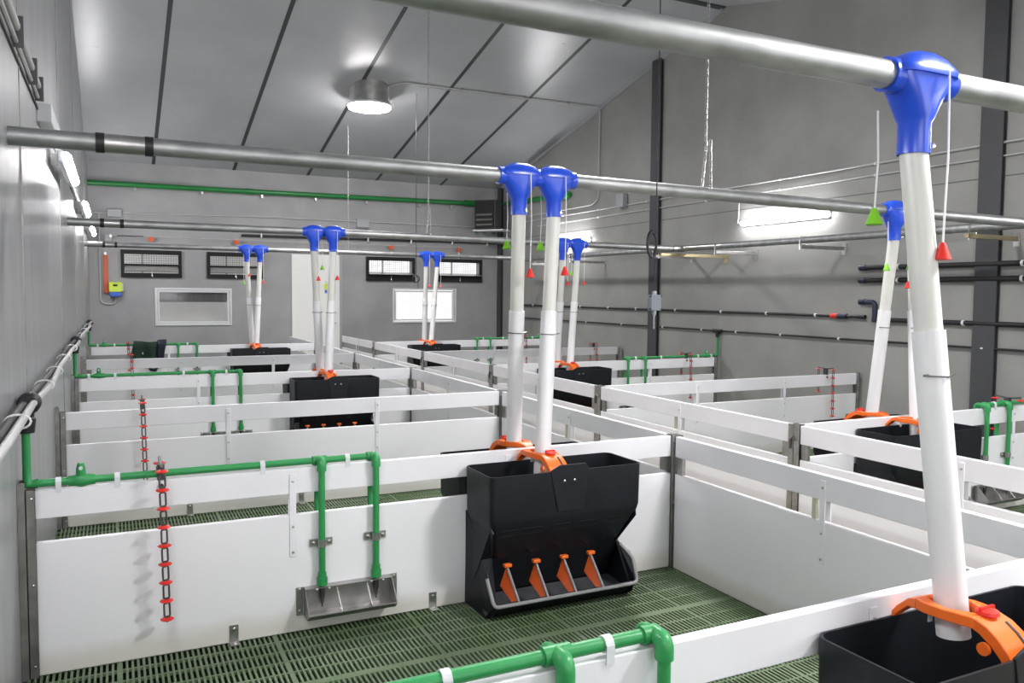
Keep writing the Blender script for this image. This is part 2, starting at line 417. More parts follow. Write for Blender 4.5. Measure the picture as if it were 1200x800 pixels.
def fence(x, ya, yb, label, brace=True, gate=False):
    t = thing('aisle_fence', label, 'fence', (x, ya, 0))
    L = yb-ya; th = .0175
    MB().box(-th, th, 0, L, .002, .575).build('lower_board', 'board', t, bevel=.003)
    MB().box(-th, th, 0, L, .678, H).build('top_rail', 'white', t, bevel=.003)
    for a, b in ((.01, .06), (L-.06, L-.01)):
        MB().box(-.012, .012, a, b, .5, .70).build('end_plate', 'postm', t)
    m = L/2
    for s in (-1, 1):
        a, b = sorted((s*th, s*(th+.005)))
        br = MB().box(a, b, m-.016, m+.016, .372, .775).build('brace_strip', 'white', t, bevel=.002)
        q = MB(); screws(q, [(s*(th+.005), m, zz) for zz in (.395, .52, .74)], s, axis='x'); q.build('screw', 'steel', br)
    MB().box(-.008, .008, m+.05, m+.075, .55, .70).build('spacer', 'yellow', t)
    return t
segs = [(YF+.3, YD[0]-.05)] + [(a+.05, b-.05) for a, b in zip(YD, YD[1:])] + [(YD[5]+.05, YB-.12)]
NM = ['behind the viewer', 'beside the front feeder pen', 'one pen back from the front feeder', 'two pens back', 'three pens back', 'four pens back', 'by the white door']
for k, (a, b) in enumerate(segs):
    if k == 0: continue
    fence(XA, a, b, 'white fence left of the aisle, '+NM[k])
    fence(XB, a, b, 'white fence right of the aisle, '+NM[k])
def post(x, y, label, double=False):
    t = thing('fence_post', label, 'post', (x, y, 0))
    def ch(cy):
        c = MB(); c.box(-.026, -.021, cy-.022, cy+.022, 0, H+.004); c.box(.021, .026, cy-.022, cy+.022, 0, H+.004); c.box(-.021, .021, cy-.004, cy+.004, 0, H+.002)
        return c
    for cy in ((-.024, .026) if double else (-.02,)):
        ch(cy).build('channel', 'postm', t, bevel=.001)
    if not double: MB().box(-.026, .026, .012, .03, 0, H+.003).build('back_plate', 'steel', t)
    q = MB(); screws(q, [(-.012, -.046, z) for z in (.05, .77)]+[(.012, -.046, .77)]); q.build('screw', 'chrome', t)
    if double: MB().tube([(-.03, -.02, .70), (-.034, 0, .72), (-.034, .02, .70), (-.03, .025, .64)], .008, 8).build('latch', 'iron', t)
    return t
for i, y in enumerate(YD):
    post(XA+.02, y, 'steel fence post on the left of the aisle at the %s partition' % ORD[i])
    if i: post(XB-.0, y, 'steel double fence post on the right of the aisle at the %s partition' % ORD[i], True)
# wall channels at the left wall
for i, y in enumerate(YD):
    c = MB(); c.box(.001, .028, y-.045, y-.03, 0, .84); c.box(.001, .02, y+.03, y+.045, 0, .84); c.box(.001, .006, y-.03, y+.03, 0, .84)
    tag(c.build('wall_channel', 'postm'), 'upright steel channel on the left wall at the %s partition' % ORD[i], 'channel')

# ================================================================== FEEDERS
def sup(w, f, n=6, r=.03):
    "plan ring: back edge straight at y=0, rounded front corners, half width w, depth f; counter-clockwise"
    rb_ = .04; pts = [(w-rb_+rb_*math.cos(a), -(rb_-rb_*math.sin(a))) for a in [math.pi/2*(1-k/4) for k in range(5)]]
    for k in range(n+1):
        a = math.pi/2*k/n; pts.append((w-r+r*math.cos(a), -(f-r+r*math.sin(a))))
    for k in range(n+1):
        a = math.pi/2*(1-k/n); pts.append((-(w-r+r*math.cos(a)), -(f-r+r*math.sin(a))))
    pts += [(-(w-rb_+rb_*math.cos(a)), -(rb_-rb_*math.sin(a))) for a in [math.pi/2*k/4 for k in range(5)]]
    return pts
def make_feeder(label, loc, rz=0, cx=-.07):
    t = thing('pig_feeder', label, 'feeder', loc, rz)
    o = -.004
    def ring(w, f, z, inset=0): return [(x, y+o, z) for x, y in [(px*(1-inset/w) if 1 else px, -inset+(py)*(1-2*inset/f)) for px, py in sup(w, f)]]
    outer = [(.375, .20, .285), (.41, .27, .40), (.437, .325, .49), (.445, .33, .52), (.448, .333, .74)]
    rings = [ring(w_, f, z) for w_, f, z in outer] + [ring(w_, f, z, .007) for w_, f, z in reversed(outer)]
    hop = MB().loft(rings, caps=False)
    MB_ = hop
    # inner sloping floor of the hopper
    r0 = ring(.375, .20, .31, .007); MB_.add(r0, [tuple(range(len(r0)))])
    MB_.build('hopper', 'black', t)
    # raised lobe on the front wall
    lb = MB(); fy = -.333+o
    prof = [(-.115, .745), (-.06, .772), (.095, .772), (.112, .745), (.085, .53), (-.07, .53)]
    lb.prism([(x, z) for x, z in prof], 'y', fy-.0035, fy+.006)
    l = lb.build('front_lobe', 'black', t, bevel=.003)
    q = MB(); screws(q, [(-.035, fy-.0035, .69), (.025, fy-.0035, .69)], -1, .007); q.build('screw', 'chrome', l)
    for c in range(5):
        xx = max(-.33, min(.31, -.365+.167*c)); w2 = (.045 if c in (0, 4) else .055); rb = MB()
        for k in range(5):
            u = k/4; z = .46-.14*u; y = -.308+.10*u
            rb.box(xx-w2, xx+w2, y-.006, y+.02, z-.003, z+.001)
        rb.box(xx-.002, xx+.002, -.30, -.21, .32, .326)
        rb.build('corrugated_strip', 'black', t, smooth=False)
    # body below the hopper: side cheeks and back
    cheek = [(0, .0), (0, .50), (-.30, .485), (-.318, .455), (-.20, .29), (-.26, .235), (-.335, .10), (-.30, .03), (-.25, .0)]
    for s in (-1, 1):
        def X(y, z):
            if z > .48: return .437
            if z > .45: return .428
            if abs(z-.29) < .01: return .385
            if y > -.02: return .444
            return .435 if z > .2 else .42
        a = [(s*X(y, z), y+o, z) for y, z in cheek]; b = [(s*(X(y, z)-.007), y+o, z) for y, z in cheek]
        n = len(cheek)
        MB().add(a+b, [tuple(range(n)), tuple(range(n, 2*n))[::-1]]+[(k, (k+1) % n, n+(k+1) % n, n+k) for k in range(n)]).build('side_cheek', 'black', t, bevel=.002, smooth=False)
    MB().box(-.44, .44, -.010, -.004, 0, .5).build('back_plate', 'black', t)
    # sloping grid that meters the feed
    g = MB(); 
    g.add([(-.38, -.205, .29), (.38, -.205, .29), (.40, -.06, .06), (-.40, -.06, .06)], [(0, 1, 2, 3)])
    g.add([(-.38, -.199, .29), (.38, -.199, .29), (.40, -.054, .06), (-.40, -.054, .06)], [(3, 2, 1, 0)])
    g.build('back_slope', 'black', t)
    # trough pan
    p = MB(); pan = [(-.05, .05), (-.25, .03), (-.335, .10), (-.33, .093), (-.24, .012), (-.05, .012)]
    p.prism([(y+o, z) for y, z in pan], 'x', -.425, .425); p.build('trough_pan', 'troughgrey', t, bevel=.001, smooth=False)
    p = MB().prism([(-.02, 0), (-.245, 0), (-.345, .095), (-.337, .102), (-.24, .010), (-.02, .010)], 'x', -.432, .432); p.build('trough_front', 'black', t, bevel=.002, smooth=False)
    # grey lip
    MB().path([(-.437, -.272, .215), (-.428, -.345, .090), (.428, -.345, .090), (.440, -.28, .205), (.392, -.222, .275)], .0095, .028, 8).build('lip', 'rimgrey', t)
    for k in range(4):
        x = -.30+.167*k
        d = MB().tube([(x, -.215, .25), (x+.012, -.339, .095)], .0065, 8).build('divider_rod', 'rimgrey', t)
        q4 = [(x-.004, -.222, .235), (x+.006, -.328, .098), (x-.012, -.318, .082), (x-.043, -.235, .152)]
        f = MB(); f.add(q4+[(px, py+.008, pz_) for px, py, pz_ in q4],
                        [(0,1,2,3), (7,6,5,4), (0,4,5,1), (1,5,6,2), (2,6,7,3), (3,7,4,0)])
        f.build('divider_flap', 'flapm', d)
        MB().box(x-.021, x+.021, -.24, -.212, .243, .260).build('clip', 'orange', d, bevel=.003)
    q = MB()
    for k in range(3): q.box(-.36+.3*k-.02, -.36+.3*k+.02, -.31, -.05, -.02, .0)
    # adjuster arm, bent over the tube from back edge to front wall
    side = [(.0, .742, .016), (-.014, .762, .019), (-.045, .792, .026), (-.075, .80, .045), (-.105, .80, .063), (-.15, .798, .072), (-.195, .798, .066), (-.225, .795, .054), (-.255, .784, .055), (-.285, .762, .056), (-.31, .735, .056), (-.326, .700, .056)]
    CX = lambda y: cx+(-.38 if y > -.15 else -.12)*(y+.15)*(1 if cx < 0 else 1)
    H_ = lambda i: .012 if i < 3 else .015
    rings = []
    for i, (y, z, w_) in enumerate(side):
        h = H_(i); rings.append([(CX(y)-w_, y+o, z-h), (CX(y)+w_, y+o, z-h), (CX(y)+w_, y+o, z+h), (CX(y)-w_, y+o, z+h)])
    arm = MB(); arm.loft(rings[:4])
    fr_ = side[7:]; n1 = [(y, z+.014) for y, z, w_ in fr_]; n0 = [(y+.018, z-.012) for y, z, w_ in fr_]
    arm.loft([[(CX(y)-w_, a_[0]+o, a_[1]), (CX(y)+w_, a_[0]+o, a_[1]), (CX(y)+w_, b_[0]+o, b_[1]), (CX(y)-w_, b_[0]+o, b_[1])] for (y, z, w_), a_, b_ in zip(fr_, n1, n0)])
    for s in (-1, 1):
        rr = []
        for i, (y, z, w_) in list(enumerate(side))[3:8]:
            inner = math.sqrt(max(0, .053**2-(y+.15)**2)) if abs(y+.15) < .053 else .0
            a, b = sorted((CX(y)+s*w_, CX(y)+s*min(inner, w_-.008)))
            rr.append([(a, y+o, z-.015), (b, y+o, z-.015), (b, y+o, z+.015), (a, y+o, z+.015)])
        arm.loft(rr)
    ad = arm.build('adjuster_arm', 'orange', t, bevel=.003)
    q = MB()
    q.loft([[(CX(y)+.022, y+o, z+.010), (CX(y)+.030, y+o, z+.010), (CX(y)+.030, y+o-.002, z+.0152), (CX(y)+.022, y+o-.002, z+.0152)] for y, z, w_ in side[8:]])
    q.build('slot', 'blackrub', ad)
    k = MB(); k.lathe((cx+.014, -.222+o, .806), [(.022, 0), (.029, .006), (.027, .014), (.012, .019), (.0005, .020)], 16); k.box(cx-.014, cx+.042, -.228, -.220, .815, .83)
    k.build('knob', 'red', ad)
    MB().lathe((cx-.050, -.262, .742), [(.017, -.006), (.017, .004)], 12, 'x').build('pivot_lug', 'orange', ad)
    MB().box(cx-.03, cx-.014, -.09, -.086, .745, .79).build('tab', 'clip', ad)
    MB().lathe((CX(-.02)+.004, -.028, .765), [(.006, 0), (.005, .01), (.0005, .012)], 8, 'y').build('screw', 'chrome', ad)
    return t
LCX = 2.465
f0 = make_feeder('nearest black feeder hopper in the lower right corner, under the thick near tube', (LCX+.02, YD[0]-.018, 0))
fr0 = make_feeder('black feeder on the rear side of the front left partition, mostly hidden', (LCX, YD[1]+.018, 0), math.pi, .065)
FE = [
 (LCX, 1, 0, 'large black feeder with orange dividers standing in the front left pen'),
 (LCX, 3, 0, 'black feeder in the middle distance against the third left partition'),
 (LCX, 3, 1, 'rear black feeder hidden behind the third left partition, orange arm showing'),
 (LCX, 5, 0, 'far black feeder on the left, between the jacket and the white door'),
 (LCX, 5, 1, 'rear far left black feeder behind the farthest partition'),
 (5.36, 1, 0, 'black feeder seen through the fence behind the thick near tube'),
 (5.36, 1, 1, 'black feeder behind the front right partition, at the foot of the tilted tube'),
 (5.42, 3, 0, 'black feeder in the middle of the right pens, left of the green pipe'),
 (5.42, 3, 1, 'rear black feeder behind the third right partition'),
 (5.42, 5, 0, 'far black feeder in the right pens beyond the aisle'),
 (5.42, 5, 1, 'rear far right black feeder behind the farthest partition')]
for cx, i, back, lb in FE:
    y = YD[i]+(.018 if back else -.018)
    dup(fr0 if back else f0, (cx, y, 0), math.pi if back else 0, lb)

# ================================================================== OVERHEAD FEED PIPES
PIPES = {0: (1.55, 2.245, 2.235, 0.0), 1: (3.9, 2.270, 2.215, 0.), 3: (8.67, 2.285, 2.255, 0.), 5: (13.5, 2.325, 2.31, .0)}
PLAB = {0: 'thick galvanised feed pipe nearest the viewer, crossing the top right', 1: 'long galvanised feed pipe over the front pens, carrying the two big blue outlets',
        3: 'galvanised feed pipe over the middle pens, second from the front row', 5: 'farthest galvanised feed pipe, in front of the wall inlets'}
def pz(i, x): y, a, b, _ = PIPES[i]; return a+(b-a)*max(0, (x-2.5))/(5.5)
COLL = {0: (), 1: (.335, .525), 3: (.29, .46), 5: (.26, .42)}
for i, (y, za, zb, _) in PIPES.items():
    t = thing('feed_pipe', PLAB[i], 'pipe', (0, y, pz(i, 0)))
    z0 = pz(i, 0)
    pts = [(.0 if k == 0 else k*.6, 0, pz(i, k*.6)-z0) for k in range(13)]
    MB().tube(pts, .0385, 24).build('pipe_run', 'galv', t)
    for x in COLL[i]: MB().tube([(x-.017, 0, pz(i, x)-z0), (x+.017, 0, pz(i, x)-z0)], .043, 24).build('rubber_collar', 'blackrub', t)
    if COLL[i]: MB().tube([(COLL[i][0], 0, pz(i, .4)-z0), (COLL[i][1], 0, pz(i, .4)-z0)], .0405, 24).build('coupling', 'steel', t)
    MB().tube([(7.0, 0, pz(i, 7)-z0-.0), (7.06, 0, pz(i, 7)-z0)], .046, 20).build('end_clamp', 'steel', t)

# drops: blue outlet on the pipe, telescopic tube, pull cords
def rsec(hx, hy, z, n=24, p=3.0):
    out = []
    for k in range(n):
        a = 2*math.pi*k/n; c, s = math.cos(a), math.sin(a)
        out.append((hx*abs(c)**(2/p)*(1 if c > 0 else -1), hy*abs(s)**(2/p)*(1 if s > 0 else -1), z))
    return out
def drop(label, pi, x, bx, by, bz, red=None, green=None, sleeve=1.55):
    y = PIPES[pi][0]; z = pz(pi, x)
    t = thing('feed_drop', label, 'feed tube', (x, y, z), group='white feed tubes with blue outlets')
    h = MB(); h.loft([rsec(.0435, .0435, -.205, p=2), rsec(.0435, .0435, -.12, p=2), rsec(.050, .048, -.108, p=2.2), rsec(.078, .053, -.055, p=2.8), rsec(.110, .058, -.005, p=4), rsec(.112, .058, .018, p=3.6)], caps=False)
    h.loft([rsec(.040, .040, -.205, p=2), rsec(.040, .040, -.12, p=2)], caps=False)
    hs = h.build('outlet_body', 'blue', t)
    c = MB(); c.loft([rsec(.121, .066, .004, p=4), rsec(.121, .066, .018, p=4), rsec(.115, .063, .026, p=4), rsec(.085, .052, .050, p=4), rsec(.052, .038, .066, p=3), rsec(.045, .025, .069, p=3)])
    c.build('outlet_cap', 'blue', t)
    for sx in (-1, 1): MB().tube([(sx*.085, 0, 0), (sx*.126, 0, 0)], .047, 20).build('saddle_ring', 'blue', t)
    MB().lathe((.022, -.0425, -.185), [(.008, 0), (.007, -.005), (.0005, -.006)], 10, 'y').build('screw', 'chrome', t)
    top = Vector((0, 0, -.195)); bot = Vector((bx-x, by-y, bz-z)); d = (bot-top)
    def at(zz): return top+d*((zz-z-top.z)/d.z)
    MB().tube([top, at(sleeve-.05)], .0375, 24).build('upper_tube', 'tube', t)
    MB().tube([at(sleeve), bot], .0435, 24).build('lower_tube', 'pvc', t)
    pin = at(sleeve-.12)
    MB().tube([pin+Vector((-.06, -.02, 0)), pin+Vector((.06, -.005, .002))], .003, 6).tube([pin+Vector((-.06, -.02, 0)), pin+Vector((-.0, -.05, -.003)), pin+Vector((.055, -.03, .002))], .0025, 6).build('locking_pin', 'iron', t)
    def pull(cx, cy, z0, zend, col):
        p = MB().tube([(cx, cy, z0), (cx+.003, cy-.004, (z0+zend)/2), (cx, cy, zend)], .0028, 6)
        cd = p.build('pull_cord', 'cord', t)
        MB().lathe((cx, cy, zend), [(.006, .004), (.008, 0), (.024, -.042), (.020, -.045)], 16).build('cone_handle', col, cd)
    if red: pull(red[0], red[1], .01, red[2]-z, 'red')
    if green: pull(green[0], green[1], -.08, green[2]-z, 'lime')
    return t
def ctrs(i, c): return None
drop('thick white feed tube nearest the viewer, hanging from the near blue outlet', 0, 2.385, 2.432, 1.405, .715, (.035, -.075, 1.79), (-.075, .06, 1.89))
drop('left of the two large white feed tubes over the front left pen', 1, 2.335, 2.40, 4.07, .66, (.035, -.07, 1.775), (-.035, .075, 1.93))
drop('right of the two large white feed tubes over the front left pen', 1, 2.548, 2.40, 3.735, .66, (.035, -.07, 1.79), (-.04, .075, 1.93))
drop('left white feed tube of the middle pair, over the third left partition', 3, 2.298, 2.40, 8.83, .66, (.03, -.07, 1.81))
drop('right white feed tube of the middle pair, over the third left partition', 3, 2.50, 2.40, 8.5, .66, (.03, -.07, 1.82), (-.1, .07, 1.93))
drop('left thin far feed tube before the second wall inlet', 5, 2.295, 2.40, 13.66, .66, (.03, -.07, 1.93), (-.05, -.03, 1.81))
drop('right thin far feed tube before the second wall inlet', 5, 2.50, 2.40, 13.33, .66, (.04, -.07, 1.82))
drop('tilted white feed tube behind the thick near tube, leaning left into the rear feeder', 1, 5.265, 5.295, 4.07, .66, None, (-.10, -.03, 1.87))
drop('white feed tube half hidden by the thick near tube', 1, 5.46, 5.36, 3.735, .66, (-.13, -.075, 1.75), (-.10, -.06, 1.88))
drop('left of the two feed tubes seen right of the large front pair', 3, 5.345, 5.36, 8.83, .66, (.03, -.07, 1.80), (-.05, .06, 1.98))
drop('right of the two feed tubes seen right of the large front pair', 3, 5.55, 5.36, 8.5, .66, (.06, -.07, 1.81), (-.09, -.02, 1.93))
drop('left thin far feed tube before the bright right window', 5, 5.335, 5.36, 13.66, .66, (.04, -.07, 1.80))
drop('right thin far feed tube before the bright right window', 5, 5.545, 5.36, 13.33, .66, (.04, -.07, 1.79))

# ================================================================== HANGING CHAINS
def hang_chain(x, y, zb, zt, label, split=False, step=.032):
    mb = MB(); z = zb+.02; k = 0; zs = zb+.30
    while z < zt:
        if split and z < zs:
            a = (zs-z)/.30*.03
            mb.link((x-a, y-.01, z), .038, .018, .0028, 'xz' if k % 2 else 'yz', 5, 10); mb.link((x+a*.3, y-.045, z), .038, .018, .0028, 'yz' if k % 2 else 'xz', 5, 10)
        else: mb.link((x, y, z), .038, .018, .0028, 'xz' if k % 2 else 'yz', 5, 10)
        z += step; k += 1
    return tag(mb.build('hanging_chain', 'steel'), label, 'chain', 'chains holding up the feed pipes')
hang_chain(3.59, 3.9, pz(1, 3.59)+.02, ceil_z(3.9)-.001, 'bright steel chain on the right, holding the front feed pipe', True)
hang_chain(3.585, 8.67, pz(3, 3.5)+.02, ceil_z(8.67)-.03, 'thin steel chain left of the large blue outlets, holding the middle feed pipe', True)
hang_chain(3.945, 13.5, pz(5, 3.9)+.02, ceil_z(13.5)-.001, 'thin steel chain below the round ceiling lamp, holding the farthest feed pipe')
# sensor on its cable, and the far cable
t = thing('climate_sensor', 'grey sensor box hanging on a long black cable before the middle column', 'sensor', (3.125, 3.75, 1.60))
MB().box(-.034, .034, -.018, .018, -.045, .045).build('sensor_box', 'sens', t, bevel=.004)
q = MB(); screws(q, [(sx*.036, -.012, sz*.036) for sx in (-1, 1) for sz in (-1, 1)], -1, .005)
q.build('corner_screw', 'dark', t)
MB().box(-.039, .039, -.012, .012, -.03, .03).build('lug', 'sens', t, bevel=.003)
MB().lathe((0,0,-.045), [(.012, 0), (.011, -.02), (.007, -.026), (.006, -.03)], 12).lathe((0,0,.045), [(.013, 0), (.013, .014), (.009, .022)], 12).build('cable_gland', 'boxg', t)
MB().lathe((0,0,-.07), [(.005, 0), (.005, -.075), (.002, -.08)], 10).build('probe', 'chrome', t)
MB().tube([(0, 0, .06), (0, 0, .20), (.002, 0, .30), (.003, 0, ceil_z(3.75)-1.601)], .0032, 8).build('cable', 'blackrub', t)
q = MB()
for k in range(4):
    q.tube([(-.028+.030*math.cos(a)+.002*k, .004*k-.006, .325+.070*math.sin(a)+.003*k) for a in [2*math.pi*i/24 for i in range(24)]], .0075, 6, closed=True)
q.build('cable_coil', 'blackrub', t)
t = thing('hanging_cable', 'thin black cable dropping from the ceiling in front of the third wall inlet', 'cable', (4.67, 12.14, ceil_z(12.14)))
zz = ceil_z(12.14)
MB().tube([(0, 0, 0), (.0, 0, 1.93-zz), (.03, 0, 1.86-zz), (.035, 0, 1.72-zz)], .005, 6).build('cable', 'blackrub', t)
q = MB()
for k in range(3): q.tube([(-.0+.055*math.cos(a), .006*k, 1.87-zz+.055*math.sin(a)) for a in [2*math.pi*i/20 for i in range(20)]], .006, 6, closed=True)
q.build('cable_coil', 'blackrub', t)

# ================================================================== WATER LINES AND DRINKERS
def water_line(label, y, mirror=False, wall_drop=True, zw=1.14, extra=0., xs=(1.26, 1.53)):
    "green pipe on top of a partition; local x grows away from the outer wall"
    m = (lambda x: XR-x-.0) if mirror else (lambda x: x)
    s = -1 if mirror else 1
    t = thing('water_pipe', label, 'pipe', (m(.02), y, H+.03)); 
    def L(x, yy, z): return (s*(x-.02), yy, z-(H+.03))
    zt = H+.027; r = .0165; xa, xb = xs
    pts = ([L(.035, 0, zw)] if wall_drop else [])+[L(.035, 0, zt), L(xb, 0, zt)]
    MB().path(pts, r, .03).build('main_run', 'green', t)
    if wall_drop: MB().tube([L(.035, 0, zt+.05), L(.035, 0, zt), L(.075, 0, zt)], [.0165, .022, .0215], 14).build('elbow', 'green', t)
    for x in (xa, xb):
        MB().path([L(x, 0, zt), L(x, -.045, zt), L(x, -.045, .235)], r*.97, .025).build('down_pipe', 'green', t)
        MB().path([L(x, 0, zt), L(x, .05, zt), L(x, .05, .235)], r*.97, .025).build('rear_down_pipe', 'green', t)
        MB().tube([L(x-.035, 0, zt), L(x+.035 if x == xa else x+.01, 0, zt)], .0225).path([L(x, -.0, zt), L(x, -.045, zt), L(x, -.045, zt-.045)], .0225, .025).build('tee_fitting', 'green', t)
        MB().tube([L(x, -.045, .285), L(x, -.045, .26)], .021).tube([L(x, -.045, .26), L(x, -.045, .225)], .026).build('threaded_end', 'green', t)
        c = MB(); c.box(*sorted((L(x-.055, 0, 0)[0], L(x+.055, 0, 0)[0])), -.028, -.022, .412-H-.03, .448-H-.03)
        c.tube([L(x, -.045, .412), L(x, -.045, .448)], .0205)
        cb = c.build('pipe_clamp', 'steel', t)
        q = MB(); screws(q, [L(x+dx, -.028, .43) for dx in (-.038, .038)], -1, .009); q.build('bolt', 'chrome', cb)
    for x in (.15, .375, .99, 1.395):
        c = MB(); c.tube([L(x-.011, 0, zt), L(x+.011, 0, zt)], .0205, 14); c.box(*sorted((L(x-.011, 0, 0)[0], L(x+.011, 0, 0)[0])), -.0215, -.0175, -.045, .0)
        c.build('pipe_clip', 'clip', t)
    v = MB(); v.tube([L(.185, 0, zt), L(.215, 0, zt), L(.235, 0, zt), L(.26, 0, zt), L(.29, 0, zt)], [.022, .025, .031, .025, .022], 14)
    v.tube([L(.235, 0, zt+.02), L(.235, -.005, zt+.055), L(.235, -.005, zt+.075)], [.02, .018, .012], 12)
    vv = v.build('stop_valve', 'green', t)
    MB().tube([L(.235, -.02, zt+.055), L(.235, -.026, zt+.055)], .008, 8).build('valve_cap', 'clip', vv)
    return t
water_line('green water pipe running along the top of the front left partition', YD[1])
water_line('green water pipe along the third left partition, in the middle distance', YD[3])
water_line('green water pipe along the farthest left partition, beside the dark cloth', YD[5])
water_line('green water pipe in the lower foreground, cut by the bottom edge', YD[0])
water_line('green water pipe on the front right partition, at the right edge', YD[1], True)
water_line('green water pipe on the third right partition, meeting the concrete wall', YD[3], True)
water_line('far green water pipe on the farthest right partition', YD[5], True)

def make_trough(label, loc):
    t = thing('drinking_trough', label, 'drinker', loc)
    # local x 0..~.44 , y 0 at board, negative front
    w_ = .435; prof_o = [(0, .115), (-.006, .115), (-.02, .0), (-.115, .035), (-.125, .03), (-.09, -.012), (-.02, -.02), (0, -.02)]
    s = MB(); s.box(0, w_, -.004, -.0005, -.02, .118)           # back plate
    s.prism([(-.004, -.015), (-.03, -.022), (-.095, -.018), (-.128, .012), (-.124, .014), (-.092, -.012), (-.03, -.016), (-.004, -.009)], 'x', 0, w_)
    s.build('basin', 'steel', t, bevel=.0008, smooth=False)
    for x in (0, w_-.003):
        MB().prism([(-.002, .118), (-.03, .118), (-.128, .014), (-.095, -.018), (-.002, -.02)], 'x', x, x+.003).build('end_plate', 'steel', t, smooth=False)
    MB().box(0, w_, -.045, -.001, .112, .116).build('top_ledge', 'steel', t)
    for x in (-.035, w_+.003):
        f = MB().box(x, x+.032, -.004, 0, -.02, .118).build('mounting_flange', 'steel', t)
        q = MB(); screws(q, [(x+.016, -.004, z) for z in (.0, .105)], -1, .010); q.build('bolt', 'chrome', f)
    for x in (.155, .305): MB().tube([(x, -.03, .113), (x+.004, -.126, .014)], .0042, 8).build('divider_rod', 'steel', t)
    for x in (.085, .355):
        n = MB(); n.lathe((x, -.026, 0), [(.013, .112), (.013, .065), (.010, .06), (.009, .04), (.005, .03), (.004, .015)], 14)
        nn = n.build('drinking_nipple', 'iron', t)
        q = MB(); screws(q, [(x-.03, -.045, .108), (x+.03, -.045, .108)], -1, .007); q.build('bolt', 'chrome', nn)
    return t
tr0 = make_trough('stainless drinking trough in the front left pen, under two green pipes', (1.175, YD[1]-.018, .10))
for i, lb in ((0, 'stainless drinking trough below the foreground green pipe'), (3, 'stainless drinking trough in the left middle pen, seen through the rail gap'), (5, 'far stainless drinking trough in the last left pen')):
    dup(tr0, (1.175, YD[i]-.018, .10), 0, lb)
for i, lb in ((1, 'stainless drinking trough at the right edge, seen below the fence rail'), (3, 'stainless drinking trough in the middle right pen'), (5, 'far stainless drinking trough in the last right pen')):
    dup(tr0, (XR-1.175-.435, YD[i]-.018, .10), 0, lb)

# pipe pair on the left wall
t = thing('wall_water_main', 'pair of pipes clipped along the glossy left wall at rail height', 'pipe', (0, 0, 1.17))
random.seed(3)
pts = [(.075+.006*math.sin(k*1.7), -1+k*.48, .012*math.sin(k*.9)) for k in range(31)]
MB().tube(pts, .0145, 12).build('grey_pipe', 'conduit', t)
MB().tube([(.036+.003*math.sin(k), -1+k*.48, -.005+.008*math.cos(k*.7)) for k in range(31)], .017, 12).build('black_pipe', 'blackrub', t)
for y in (3.35, 4.6, 5.4, 6.4, 7.5, 9.6, 10.8, 12.1): MB().tube([(.058+.042*math.cos(a), y, .026*math.sin(a)) for a in [2*math.pi*k/14 for k in range(14)]], .004, 6, closed=True).build('tie', 'cord', t)
for y in (YD[0], YD[1], YD[3], YD[5]):
    b = MB(); b.tube([(.05, y-.045, 0), (.05, y-.03, 0), (.05, y+.03, 0), (.05, y+.055, 0)], [.034, .045, .045, .034], 16); b.tube([(.043, y, -.02), (.040, y, -.055), (.038, y, -.065), (.038, y, -.125)], [.028, .028, .037, .030], 16)
    b.build('tee_joint', 'blackrub', t)
MB().tube([(.05, 13.56, .0), (.10, 13.56, -.02)], .015, 8).build('end_tap', 'red', t)

# pipes on the right wall
def wall_pipe(label, ya, yb, z, r, x=XR-.04, clips=(), m='blackrub', name='wall_pipe'):
    t = thing(name, label, 'pipe', (x, ya, z))
    MB().tube([(0, 0, 0), (0, yb-ya, 0)], r, 12).build('pipe_run', m, t)
    for y in clips:
        c = MB().tube([(0, y-ya-.012, 0), (0, y-ya+.012, 0)], r+.005, 12); c.box(0, XR-x-.001, y-ya-.01, y-ya+.01, -.012, .012); c.build('pipe_clip', 'clip', t)
    return t
cl = [14.1, 13.2, 12.3, 11.4, 10.6, 9.6, 8.6, 7.75, 6.95]
tt = wall_pipe('upper thin black water pipe on the concrete wall, ending at a red valve', 14.6, 6.28, 1.425, .017, clips=cl)
MB().tube([(0, 6.72-14.6, 0), (0, 6.62-14.6, 0)], .030, 14).build('red_valve', 'red', tt)
MB().tube([(0, 6.62-14.6, 0), (0, 6.50-14.6, 0)], [.034, .03], 14).build('union', 'navy', tt)
MB().tube([(0, 6.36-14.6, 0), (0, 6.25-14.6, 0)], .022, 14).build('end_cap', 'blackrub', tt)
tt = wall_pipe('lower thin black water pipe on the concrete wall, feeding the right pens', 14.6, -1, 1.165, .012, clips=[13.5, 12.1, 11, 9.9, 9.0, 8.3, 7.5, 6.6, 5.5, 4.9])
for y in (YD[1], YD[3], YD[5]):
    MB().tube([(0, y-14.6-.09, 0), (0, y-14.6+.09, 0)], .022, 12).tube([(0, y-14.6, 0), (0, y-14.6, -.09)], [.03, .024], 12).build('tee_joint', 'blackrub', tt)
tt = wall_pipe('thick black pipe with a dark elbow on the concrete wall behind the tilted tube', 6.13, -1, 1.40, .024, clips=[5.1, 4.2])
MB().path([(0, 0, 0), (0, .0, .19), (0, .17, .19)], .027, .05).tube([(0, .13, .19), (0, .20, .19)], .033).tube([(0, 0, .02), (0, 0, -.03)], .03).build('elbow', 'navy', tt)
for z, lb in ((1.965, 'upper of two parallel black pipes high on the concrete wall'), (1.825, 'lower of two parallel black pipes high on the concrete wall')):
    tt = wall_pipe(lb, 6.32, -1, z, .026, clips=[5.85, 4.55, 3.2]); MB().tube([(0, .02, 0), (0, -.06, 0)], .032).build('end_cap', 'navy', tt)
for z, y0, r, lb in ((3.09, 14.6, .012, 'upper grey conduit running along the concrete wall'), (2.965, 14.0, .009, 'lower grey conduit running along the concrete wall')):
    wall_pipe(lb, y0, -1, z, r, XR-.02, [13, 11.8, 10.4, 9, 7.6, 6.2, 5.0], 'conduit', 'conduit')
